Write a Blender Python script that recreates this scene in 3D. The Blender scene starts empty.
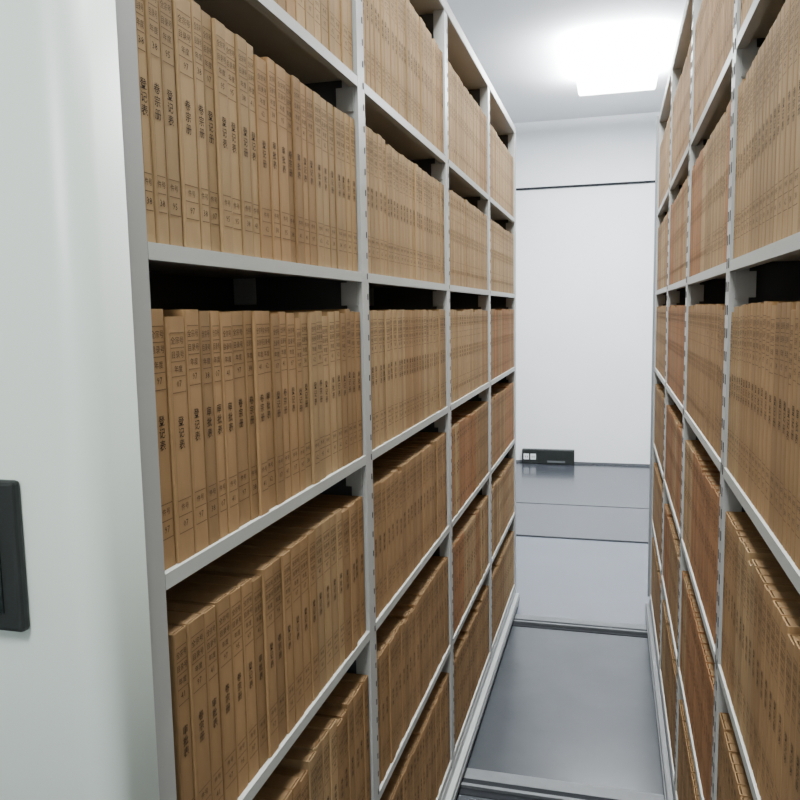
import bpy, bmesh, math, random
from mathutils import Matrix, Vector
random.seed(7)
C = bpy.context.scene.collection
R = math.radians

# ---------------------------------------------------------------- helpers
class MB:
    def __init__(s): s.v=[]; s.f=[]; s.m=[]
    def add(s, vs, fs, mi=0):
        o=len(s.v); s.v+= [tuple(p) for p in vs]
        s.f+=[tuple(i+o for i in f) for f in fs]; s.m+=[mi]*len(fs)
    def box(s,x0,x1,y0,y1,z0,z1,mi=0):
        s.add([(x0,y0,z0),(x1,y0,z0),(x1,y1,z0),(x0,y1,z0),(x0,y0,z1),(x1,y0,z1),(x1,y1,z1),(x0,y1,z1)],
              [(0,3,2,1),(4,5,6,7),(0,1,5,4),(1,2,6,5),(2,3,7,6),(3,0,4,7)],mi)
    def prism(s, pts, z0, z1, mi=0):       # convex outline in xy, counter-clockwise
        n=len(pts)
        s.add([(x,y,z0) for x,y in pts]+[(x,y,z1) for x,y in pts],
              [tuple(reversed(range(n))), tuple(range(n,2*n))]+[(i,(i+1)%n,(i+1)%n+n,i+n) for i in range(n)],mi)
    def mesh(s,name,mats):
        me=bpy.data.meshes.new(name); me.from_pydata(s.v,[],s.f)
        for m in mats: me.materials.append(m)
        for p,mi in zip(me.polygons,s.m): p.material_index=mi
        me.update(); return me
    def build(s,name,mats,parent=None,bevel=0,seg=2):
        if not isinstance(mats,(list,tuple)): mats=[mats]
        o=bpy.data.objects.new(name,s.mesh(name,mats)); C.objects.link(o)
        if parent: o.parent=parent
        if bevel:
            b=o.modifiers.new('bevel','BEVEL'); b.width=bevel; b.segments=seg; b.limit_method='ANGLE'
        return o
def empty(name,loc=(0,0,0),rz=0):
    o=bpy.data.objects.new(name,None); C.objects.link(o); o.location=loc; o.rotation_euler=(0,0,rz)
    o.empty_display_size=.1; return o
def tag(o,label=None,cat=None,group=None,kind=None):
    if label: o['label']=label
    if cat: o['category']=cat
    if group: o['group']=group
    if kind: o['kind']=kind
    return o
def rounded(x0,x1,y0,y1,r,n=10):
    pts=[]
    for cx,cy,a,rr in ((x1-r,y0+r,-90,r),(x1-.003,y1-.003,0,.003),(x0+.003,y1-.003,90,.003),(x0+r,y0+r,180,r)):
        for k in range(n+1):
            t=R(a+90*k/n); pts.append((cx+rr*math.cos(t),cy+rr*math.sin(t)))
    return pts

# ---------------------------------------------------------------- materials
def mat(name,col,rough=.5,metal=0,spec=.5,var=0,scale=20,bump=0,rand=None,stretch=(1,1,1),coat=0):
    m=bpy.data.materials.new(name); m.use_nodes=True; nt=m.node_tree; N=nt.nodes; L=nt.links
    b=N['Principled BSDF']; b.inputs['Roughness'].default_value=rough; b.inputs['Metallic'].default_value=metal
    b.inputs['Specular IOR Level'].default_value=spec; b.inputs['Coat Weight'].default_value=coat
    b.inputs['Base Color'].default_value=(*col,1)
    if var or bump:
        tc=N.new('ShaderNodeTexCoord'); mp=N.new('ShaderNodeMapping'); mp.inputs['Scale'].default_value=stretch
        no=N.new('ShaderNodeTexNoise'); no.inputs['Scale'].default_value=scale; no.inputs['Detail'].default_value=5
        L.new(tc.outputs['Object'],mp.inputs['Vector']); L.new(mp.outputs[0],no.inputs['Vector'])
        mr=N.new('ShaderNodeMapRange'); mr.inputs['From Min'].default_value=.3; mr.inputs['From Max'].default_value=.7
        mr.inputs['To Min'].default_value=1-var; mr.inputs['To Max'].default_value=1+var
        L.new(no.outputs['Fac'],mr.inputs['Value'])
        val=mr.outputs[0]
        if rand:
            if rand=='object': oi=N.new('ShaderNodeObjectInfo'); ro=oi.outputs['Random']
            else: oi=N.new('ShaderNodeNewGeometry'); ro=oi.outputs['Random Per Island']
            r2=N.new('ShaderNodeMapRange'); r2.inputs['To Min'].default_value=.82; r2.inputs['To Max'].default_value=1.12
            L.new(ro,r2.inputs['Value'])
            mu=N.new('ShaderNodeMath'); mu.operation='MULTIPLY'; L.new(val,mu.inputs[0]); L.new(r2.outputs[0],mu.inputs[1]); val=mu.outputs[0]
        hs=N.new('ShaderNodeHueSaturation'); hs.inputs['Color'].default_value=(*col,1)
        L.new(val,hs.inputs['Value']); L.new(hs.outputs[0],b.inputs['Base Color'])
        if bump:
            bp=N.new('ShaderNodeBump'); bp.inputs['Strength'].default_value=bump; bp.inputs['Distance'].default_value=.002
            L.new(no.outputs['Fac'],bp.inputs['Height']); L.new(bp.outputs[0],b.inputs['Normal'])
    return m
def emit(name,col,st):
    m=bpy.data.materials.new(name); m.use_nodes=True; nt=m.node_tree
    b=nt.nodes['Principled BSDF']; b.inputs['Base Color'].default_value=(.9,.9,.9,1)
    b.inputs['Emission Color'].default_value=(*col,1); b.inputs['Emission Strength'].default_value=st
    return m
M_steel=mat('grey_painted_steel',(.35,.358,.345),.42,var=.03,scale=6)
M_edge_shade=mat('shaded_edge_steel',(.30,.305,.29),.42,var=.03,scale=6)  # darker grey paints in the weaker light on the aisle-facing edge
M_shelf=mat('shelf_painted_steel',(.37,.383,.36),.45,var=.03,scale=6)
M_panel=mat('end_panel_paint',(.56,.63,.575),.40,var=.02,scale=3,bump=.05)
M_slot=mat('slot_shadow',(.03,.03,.032),.8)
M_back=mat('shaded_divider_steel',(.06,.06,.06),.7,var=.1,scale=5)  # near-black colour stands in for the shade deep inside the shelves
M_rub=mat('rubber_seal',(.10,.105,.11),.6)
M_seal=mat('pale_seal',(.20,.215,.23),.5)
M_black=mat('black_plastic',(.014,.017,.016),.5,spec=.3,var=.1,scale=30)
M_white=mat('white_plastic',(.75,.77,.78),.4)
KS=dict(rough=.85,spec=.15,var=.07,scale=60)
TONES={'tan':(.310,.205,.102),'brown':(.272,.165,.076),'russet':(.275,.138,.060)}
M_cov={k:mat('kraft_'+k,v,rand='object',bump=.15,stretch=(1,1,.3),**KS) for k,v in TONES.items()}
M_covS={k:mat('kraft_far_'+k,v,rand='island',**KS) for k,v in TONES.items()}
M_page=mat('page_block_paper',(.255,.160,.080),.9,spec=.1,var=.06,scale=60)
M_ink=mat('spine_ink',(.035,.022,.014),.8,spec=.1)
M_inkl=mat('faded_spine_ink',(.11,.065,.034),.8,spec=.1)
M_wall=mat('white_wall_paint',(.84,.86,.88),.8,var=.03,scale=1.5,bump=.1)
M_ceil=mat('ceiling_paint',(.88,.90,.92),.9,var=.02,scale=2)
M_floor=mat('grey_epoxy_floor',(.050,.055,.067),.2,spec=.4,var=.08,scale=2.5,bump=.03,coat=.1)
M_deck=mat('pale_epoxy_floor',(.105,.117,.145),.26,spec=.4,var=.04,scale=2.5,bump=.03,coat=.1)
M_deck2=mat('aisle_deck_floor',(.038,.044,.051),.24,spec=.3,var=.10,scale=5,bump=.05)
M_rail=mat('rail_metal',(.10,.108,.115),.5,metal=0,spec=.3,var=.1,scale=20)
M_base=mat('base_grey_steel',(.29,.305,.30),.45,var=.04,scale=6)
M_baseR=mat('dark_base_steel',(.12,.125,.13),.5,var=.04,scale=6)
M_dark=mat('dark_groove',(.015,.017,.02),.8,spec=.1)

# ---------------------------------------------------------------- key measures
EYE=1.584
LX=-.4905            # aisle face of the left rack
RX=.198              # aisle face of the right rack
POSTS=[.756,1.54,2.379,3.213,4.075]
PW=.0215
SHELF=[2.045,1.665,1.290,.911,.518,.125]
LIP=.019
TOP=2.50
CEIL=3.44
BACK=8.10
def y_in(i):  return POSTS[i]+(PW if i else .006)

# ---------------------------------------------------------------- camera
F=780
cd=bpy.data.cameras.new('camera'); cam=bpy.data.objects.new('camera',cd); C.objects.link(cam)
cd.sensor_width=36; cd.lens=36*F/800; cd.clip_start=.02
MW=Matrix.Translation((0,0,EYE))@Matrix.Rotation(R(15.34),4,'Z')@Matrix.Rotation(R(90-6.44),4,'X')@Matrix.Rotation(R(-1.0),4,'Z')
cam.matrix_world=MW; bpy.context.scene.camera=cam
MI=MW.inverted()
def proj(p):
    q=MI@Vector(p); d=max(-q.z,.02); return (400+F*q.x/d, 400-F*q.y/d)
def quad_area(pts):
    return abs(sum(pts[i][0]*pts[(i+1)%len(pts)][1]-pts[(i+1)%len(pts)][0]*pts[i][1] for i in range(len(pts))))/2

# ---------------------------------------------------------------- setting
def struct(name,mb,m): return tag(mb.build(name,m),kind='structure')
X0,X1,Y0=-3.6,3.2,-2.6
b=MB(); b.box(X0,X1,Y0,BACK,-.12,-.002); struct('floor',b,M_floor)
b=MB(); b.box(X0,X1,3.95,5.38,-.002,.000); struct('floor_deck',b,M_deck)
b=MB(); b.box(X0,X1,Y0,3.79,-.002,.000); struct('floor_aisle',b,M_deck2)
b=MB(); b.box(X0,X1,5.38,5.405,-.002,.004); struct('trim_1',b,M_dark)
b=MB(); b.box(X0,X1,6.35,6.356,-.002,.0); struct('trim_2',b,M_dark)
b=MB(); b.box(X0,X1,Y0,BACK,CEIL,CEIL+.1); struct('ceiling',b,M_ceil)
b=MB(); b.box(X0-.1,X1+.1,BACK,BACK+.1,-.12,CEIL+.1); struct('wall_back',b,M_wall)
b=MB(); b.box(X0-.1,X0,Y0,BACK,-.12,CEIL+.1); struct('wall_left',b,M_wall)
b=MB(); b.box(X1,X1+.1,Y0,BACK,-.12,CEIL+.1); struct('wall_right',b,M_wall)
b=MB(); b.box(X0-.1,X1+.1,Y0-.1,Y0,-.12,CEIL+.1); struct('wall_front',b,M_wall)
b=MB(); b.box(X0,X1,BACK-.018,BACK,2.782,2.802); struct('trim_3',b,M_dark)
b=MB(); b.box(X0,X1,BACK-.008,BACK,0,.02); struct('baseboard_back',b,M_rail)

# outlet box on the floor at the back wall
t=empty('outlet_box',(-.64,BACK-.04,-.002)); tag(t,'low black outlet box with pale sockets against foot of back wall','outlet box')
b=MB(); b.box(-.26,.27,-.030,.03,0,.150); b.build('housing',M_black,t,.006)
b=MB(); b.box(-.09,.26,-.040,-.031,.006,.146); b.build('cover_plate',M_black,t,.003)
for x in (-.215,-.145):
    b=MB(); b.box(x-.028,x+.028,-.036,-.0305,.045,.105); s_=b.build('socket',M_white,t,.003)
    for dx in (-.01,.01):
        q=MB(); q.box(x+dx-.003,x+dx+.003,-.0375,-.0362,.065,.085); q.build('pin_hole',M_black,s_)
b=MB(); b.box(.0,.18,-.043,-.0405,.02,.04); b.build('vent_slot',M_rail,t)

# floor rails
for i,(y,lb) in enumerate(((3.875,'steel floor rail crossing aisle at far end of the racks'),(2.45,'steel floor rail crossing aisle beside the second and third bays'),(1.1,'steel floor rail crossing aisle beside the nearest bays'))):
    t=empty('floor_rail',(0,y,0)); tag(t,lb,'floor rail','rails set in the floor')
    b=MB(); b.box(X0+.3,X1-.3,.010,.070,-.002,.003); b.build('rail_bed',M_rail,t)
    b=MB(); b.box(X0+.3,X1-.3,-.080,.010,-.002,.002); b.build('groove',M_dark,t)
    b=MB(); b.box(X0+.3,X1-.3,-.045,-.030,.002,.012); b.build('running_bar',M_rail,t)

# ---------------------------------------------------------------- racks
def rack(sgn,face,label):
    root=empty('mobile_shelving_rack',(face,0,0)); tag(root,label,'shelving rack','mobile shelving racks along the aisle')
    def bx(b,x0,x1,y0,y1,z0,z1,mi=0):
        if sgn<0: x0,x1=-x1,-x0
        b.box(x0,x1,y0,y1,z0,z1,mi)
    D=.60; ZB=.012
    b=MB(); pts=rounded(-D-.008,.004,.640,.722,.036)
    if sgn<0: pts=[(-x,y) for x,y in reversed(pts)]
    b.prism(pts,ZB,TOP+.02); e=b.build('end_panel',M_panel,root)
    e.data.polygons.foreach_set('use_smooth',[len(p.vertices)==4 for p in e.data.polygons])
    b=MB(); bx(b,-D,-.002,4.099,4.118,ZB,TOP); b.build('end_panel',M_steel,root,.004)
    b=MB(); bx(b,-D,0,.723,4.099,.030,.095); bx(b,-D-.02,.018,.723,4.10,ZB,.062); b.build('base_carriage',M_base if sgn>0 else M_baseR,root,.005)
    b=MB(); bx(b,.0185,.022,.725,4.098,.028,.044); b.build('bumper_strip',M_rub,root)
    b=MB(); bx(b,-D,0,.723,4.099,TOP-.035,TOP); b.build('top_panel',M_steel,root,.003)
    for i in range(4):
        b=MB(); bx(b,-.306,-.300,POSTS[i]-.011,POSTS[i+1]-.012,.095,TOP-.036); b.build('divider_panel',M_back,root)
    for i,y in enumerate(POSTS):
        yl,yh=(.7225,y+.006) if i==0 else (y-PW,y+PW)
        for side in (0,1):
            b=MB()
            xa,xb=(-.034,-.001) if side==0 else (-D+.001,-D+.034)
            bx(b,xa,xb,yl,yh,.0955,TOP-.0355)
            if side==0:
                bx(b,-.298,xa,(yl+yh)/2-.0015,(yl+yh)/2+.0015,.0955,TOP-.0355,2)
                z=.14
                while z<TOP-.06 and 0<i<4:
                    if sgn<0:
                        bx(b,-.0012,-.0002,y-PW+.007,y-PW+.014,z,z+.018,1)
                        bx(b,-.0012,-.0002,y+PW-.013,y+PW-.008,z,z+.018,1)
                    else:
                        bx(b,-.0012,-.0002,y+PW-.010,y+PW-.006,z,z+.012,1)
                    z+=.042
            b.build('upright_post',[M_edge_shade if i==0 else M_steel,M_slot,M_back],root,0)
    if sgn<0:
        b=MB(); bx(b,.0,.010,4.085,4.118,.10,TOP); b.build('seal_strip',M_seal,root)
    for i in range(4):
        ya,yb=y_in(i)+.001,POSTS[i+1]-PW-.001
        for z in SHELF:
            b=MB()
            bx(b,-.299,-.003,ya,yb,z-.004,z); bx(b,-.003,-.001,ya,yb,z-LIP,z); bx(b,-.018,-.003,ya,yb,z-LIP,z-LIP+.002)
            s_=b.build('shelf',M_shelf,root,0)
            if z>.2:
              for k,yy in enumerate((ya,yb-.004)):
                for x0,x1,z0,z1 in ((-.045,-.010,z-.066,z-LIP-.001),(-.285,-.235,z-.060,z-.005)):
                    b=MB(); bx(b,x0,x1,yy,yy+.004,z0,z1); b.build('bracket',M_steel,s_)
    return root
left=rack(1,LX,'tall grey rack with white end panel, filling left side of aisle')
right=rack(-1,RX,'tall grey rack with slotted uprights, standing along right side of aisle')
b=MB(); b.box(-.35,-.080,.627,.6398,1.268,1.424); b.build('control_plate',M_black,left,.004)
b=MB(); b.box(-.33,-.100,.6255,.627,1.288,1.404); b.build('display_glass',mat('display_glass',(.01,.014,.013),.12),left)

# ---------------------------------------------------------------- books
_tc={}
def glyphs(body,size,res=1,bold=0):
    k=(body,size,bold)
    if k in _tc: return _tc[k]
    cu=bpy.data.curves.new('t','FONT'); cu.body=body; cu.size=size; cu.align_x='CENTER'; cu.align_y='CENTER'
    cu.resolution_u=res; cu.space_line=1.1; cu.fill_mode='FRONT'; cu.offset=bold
    o=bpy.data.objects.new('t',cu); C.objects.link(o); bpy.context.view_layer.update()
    me=bpy.data.meshes.new_from_object(o.evaluated_get(bpy.context.evaluated_depsgraph_get()))
    vs=[(v.co.x,v.co.y) for v in me.vertices]; fs=[tuple(p.vertices) for p in me.polygons]
    bpy.data.objects.remove(o); bpy.data.curves.remove(cu); bpy.data.meshes.remove(me)
    if vs:
        cy=(min(v[1] for v in vs)+max(v[1] for v in vs))/2; vs=[(a,c-cy) for a,c in vs]
    _tc[k]=(vs,fs); return _tc[k]
BH=.298; BD=.215
def cover_mb(t,mb=None,off=(0,0,0),flip=1,h=BH,mi=0):
    mb=mb or MB(); T=.0018; c=.0026; w=t/2
    outer=[(-BD,-w),(-c,-w),(-c*.3,-w+c*.3),(0,-w+c),(0,w-c),(-c*.3,w-c*.3),(-c,w),(-BD,w)]
    inner=[(-BD,-w+T),(-c-T,-w+T),(-c-T,-w+T),(-T,-w+c+T*.3),(-T,w-c-T*.3),(-c-T,w-T),(-c-T,w-T),(-BD,w-T)]
    n=len(outer)
    V=[]
    for z in (0,h):
        for p in outer+inner: V.append((off[0]+flip*p[0],off[1]+flip*p[1],off[2]+z))
    Fs=[]
    for i in range(n-1):
        a,b_,c_,d=i,i+1,n+i+1,n+i
        Fs.append((a,b_,2*n+i+1,2*n+i)); Fs.append((d,2*n+d,2*n+c_,c_))
        Fs.append((2*n+a,2*n+b_,2*n+c_,2*n+d)); Fs.append((a,d,c_,b_))
    Fs.append((0,2*n,3*n,n)); Fs.append((n-1,2*n-1,4*n-1,3*n-1))
    mb.add(V,Fs,mi); return mb
def page_mb(t,mb=None,off=(0,0,0),flip=1,h=BH,mi=0):
    mb=mb or MB(); w=t/2-.0019
    xs=sorted((off[0]-flip*.0046,off[0]-flip*(BD-.004)))
    mb.box(xs[0],xs[1],off[1]-w,off[1]+w,off[2]+.003,off[2]+h-.0008,mi); return mb
def put_text(mb,body,size,y,z,mi=0,bold=0,maxw=None):
    vs,fs=glyphs(body,size,1,bold)
    s=1
    if maxw and vs:
        w=max(v[0] for v in vs)-min(v[0] for v in vs)
        if w>maxw: s=maxw/w
    mb.add([(.0005,y+u*s,z+v) for u,v in vs],fs,mi)
def rule(mb,t,z,w=.0010,mi=1):
    h=t/2-.004; mb.add([(.0005,-h,z-w/2),(.0005,h,z-w/2),(.0005,h,z+w/2),(.0005,-h,z+w/2)],[(0,1,2,3)],mi)
TITLES=['登\n记\n册','审\n批\n表','卷\n宗\n册','登\n记\n表']
def print_mb(t,num,var):
    mb=MB(); mw=t-.009
    rule(mb,t,BH*.935)
    put_text(mb,'全宗号',.0095,0,BH*.905,0,maxw=mw)
    rule(mb,t,BH*.875)
    put_text(mb,'目录号',.0095,0,BH*.847,0,maxw=mw)
    rule(mb,t,BH*.82)
    put_text(mb,'年度',.0090,0,BH*.79,0,maxw=mw)
    rule(mb,t,BH*.76)
    put_text(mb,num,.011,0,BH*.73,0,maxw=mw)
    rule(mb,t,BH*.695)
    put_text(mb,TITLES[var],.0128,0,BH*.53,0,bold=.0001,maxw=mw)
    rule(mb,t,BH*.255)
    put_text(mb,'件号',.0085,0,BH*.225,0,maxw=mw)
    rule(mb,t,BH*.19)
    put_text(mb,num,.011,0,BH*.155,0,maxw=mw)
    rule(mb,t,BH*.12)
    h=t/2-.004
    for y in (-h,h): mb.add([(.0005,y-.0002,BH*.12),(.0005,y+.0002,BH*.12),(.0005,y+.0002,BH*.935),(.0005,y-.0002,BH*.935)],[(0,1,2,3)],1)
    return mb
THK=[.022,.025,.028,.031,.034,.038]
NUMS=['95','97','07','38','41','62']
COV={};PAG={};PRI={}
for t_ in THK:
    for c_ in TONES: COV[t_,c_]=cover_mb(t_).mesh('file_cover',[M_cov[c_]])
    PAG[t_]=page_mb(t_).mesh('page_block',[M_page])
    for k in range(4): PRI[t_,k]=print_mb(t_,NUMS[(k+THK.index(t_))%6],k).mesh('spine_print',[M_ink,M_inkl])

ONES=['','first','second','third','fourth','fifth','sixth','seventh','eighth','ninth','tenth','eleventh','twelfth','thirteenth','fourteenth','fifteenth','sixteenth','seventeenth','eighteenth','nineteenth']
def ordn(n):
    if n<20: return ONES[n]
    if n==20: return 'twentieth'
    if n<30: return 'twenty-'+ONES[n-20]
    if n==30: return 'thirtieth'
    if n<40: return 'thirty-'+ONES[n-30]
    return 'fortieth' if n==40 else 'forty-'+ONES[n-40]
LEV=['top shelf','second shelf down','third shelf down','fourth shelf down','fifth shelf down','bottom shelf']
BAY=['nearest bay','second bay','third bay','farthest bay']
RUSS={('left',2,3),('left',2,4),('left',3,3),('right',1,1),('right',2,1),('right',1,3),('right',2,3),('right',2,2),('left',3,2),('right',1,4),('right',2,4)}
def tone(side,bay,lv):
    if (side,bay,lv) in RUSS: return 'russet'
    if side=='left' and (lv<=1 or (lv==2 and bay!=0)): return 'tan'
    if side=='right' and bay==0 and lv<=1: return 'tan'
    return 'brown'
bpy.context.view_layer.update()
dg=bpy.context.evaluated_depsgraph_get(); org=Vector((0,0,EYE))
def vis_frac(x,yc,t_,z,h,sg):
    k=0;n=0
    for a in (-.35,0,.35):
        for f in (.06,.25,.45,.65,.8,.97):
            p=Vector((x+sg*.0005,yc+a*t_,z+BH*h*f)); n+=1
            u,v=proj(p)
            if not(0<u<800 and 0<v<800): continue
            d=p-org; L=d.length
            hit=bpy.context.scene.ray_cast(dg,org,d/L,distance=L-.0005)
            if not hit[0]: k+=1
    return k/n
books=[]
for side,face,sg in (('left',LX,1),('right',RX,-1)):
    for bay in range(4):
        for lv in range(6):
            ya,yb=y_in(bay)+.003,POSTS[bay+1]-PW-.006
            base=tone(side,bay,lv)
            thk=THK[1:] if side=='left' and bay==0 else (THK[:5] if side=='left' else THK[:4])
            if lv>=3: thk=THK[3:] if side=='left' else THK[2:5]
            y=yb; n=0; blk=0; col=base; hb=1
            while True:
                t_=random.choice(thk)
                if y-t_<ya:
                    t_=THK[0]
                    if y-t_<ya: break
                n+=1
                if blk<=0:
                    blk=random.randint(2,7); hb=1+random.uniform(-.016,.010)
                    col=base if random.random()<.65 else random.choice(['tan','brown'])
                blk-=1
                J=(.0035,.0025,.0018,.0012)[bay] if side=='left' else .0005
                dx=-.0050-random.random()*J
                if random.random()<.05 and side=='left': dx=-.0035
                x=face+sg*dx; yc=y-t_/2
                h=hb+random.uniform(-.006,.006)
                if random.random()<.06: h*=.97
                z=SHELF[lv]
                top=BH*h
                pts=[proj((x,yc-t_/2,z)),proj((x,yc+t_/2,z)),proj((x,yc+t_/2,z+top)),proj((x,yc-t_/2,z+top))]
                A=quad_area(pts)*vis_frac(x,yc,t_,z,h,sg)
                books.append(dict(side=side,sg=sg,bay=bay,lv=lv,n=n,t=t_,col=col,x=x,y=yc,z=z,h=h,a=A))
                y-=t_+.0004+random.random()*.0008
                if random.random()<.02: y-=.003
books.sort(key=lambda d:-d['a'])
for d in books[:300]:
    r=empty('file_book',(d['x'],d['y'],d['z']),0 if d['sg']>0 else math.pi); r.scale=(1,1,d['h'])
    th='thick' if d['t']>=.034 else ('thin' if d['t']<=.025 else 'medium')
    tag(r,f"{th} {d['col']} file book, {ordn(d['n'])} before far post, {LEV[d['lv']]}, {BAY[d['bay']]} of {d['side']} rack",'file book',
        f"file books on the {LEV[d['lv']]}, {BAY[d['bay']]}, {d['side']} rack")
    for nm,me in (('file_cover',COV[d['t'],d['col']]),('page_block',PAG[d['t']]),('spine_print',PRI[d['t'],random.randrange(4)])):
        o=bpy.data.objects.new(nm,me); C.objects.link(o); o.parent=r
mb=MB(); TI={'tan':0,'brown':1,'russet':2}
for d in books[300:]:
    cover_mb(d['t'],mb,(d['x'],d['y'],d['z']),d['sg'],BH*d['h'],TI[d['col']])
    page_mb(d['t'],mb,(d['x'],d['y'],d['z']),d['sg'],BH*d['h'],3)
    w=d['t']/2-.006
    xx=d['x']+d['sg']*.0006
    for z0,z1,ww in ((.932,.936,1),(.89,.92,.6),(.873,.877,1),(.835,.86,.6),(.818,.822,1),(.758,.762,1),(.693,.697,1),(.47,.50,.4),(.515,.545,.4),(.56,.59,.4),(.253,.257,1),(.19,.193,1),(.135,.17,.5)):
        q=[(xx,d['y']-w*ww,d['z']+BH*z0),(xx,d['y']+w*ww,d['z']+BH*z0),(xx,d['y']+w*ww,d['z']+BH*z1),(xx,d['y']-w*ww,d['z']+BH*z1)]
        mb.add(q,[(0,1,2,3)],4)
o=mb.build('file_books',[M_covS['tan'],M_covS['brown'],M_covS['russet'],M_page,M_inkl])
tag(o,'remaining brown file books filling the farther, highest and lowest shelves of both racks','file books',None,'stuff')

# ---------------------------------------------------------------- lights
M_diff=emit('lit_diffuser',(.95,.98,1),18)
def area(x,y,z,lx,ly,power,col,up=False):
    ld=bpy.data.lights.new('lamp','AREA'); ld.shape='RECTANGLE'; ld.size=lx-.04; ld.size_y=ly-.04; ld.energy=power; ld.color=col
    lo=bpy.data.objects.new('lamp',ld); C.objects.link(lo); lo.location=(x,y,z)
    if up: lo.rotation_euler=(math.pi,0,0)
def lamp(x,y,lx,ly,power,label,drop=0,up=0,col=(.98,1,.97)):
    zc=CEIL-drop
    t=empty('ceiling_light',(x,y,zc)); tag(t,label,'ceiling light','flat ceiling lights')
    b=MB(); b.box(-lx/2,lx/2,-ly/2,ly/2,-.03,0); b.build('housing',M_diff if drop else M_white,t,.010,4)
    b=MB(); b.box(-lx/2+.01,lx/2-.01,-ly/2+.01,ly/2-.01,-.038,-.0305); b.build('diffuser',M_diff,t)
    if drop:
        for sx in (-1,1):
            b=MB(); b.box(sx*lx*.35-.003,sx*lx*.35+.003,-.003,.003,0,drop); b.build('suspension_wire',M_white,t)
        area(x,y,zc+.01,lx,ly,up,col,True)
    area(x,y,zc-.042,lx,ly,power,col)
lamp(.0,6.2,.60,1.1,165,'wide glowing panel light hung beyond the racks before the back wall',.10,420,(.95,.98,1))
lamp(-.15,3.4,.60,1.2,58,'long lit ceiling light over the far half of aisle')
lamp(-.15,1.6,.60,1.2,52,'long lit ceiling light over the near half of aisle')
lamp(-.15,-1.0,.60,1.2,80,'long lit ceiling light behind the camera')
w=bpy.data.worlds.new('world'); bpy.context.scene.world=w; w.use_nodes=True
w.node_tree.nodes['Background'].inputs[0].default_value=(.8,.9,1,1); w.node_tree.nodes['Background'].inputs[1].default_value=.3
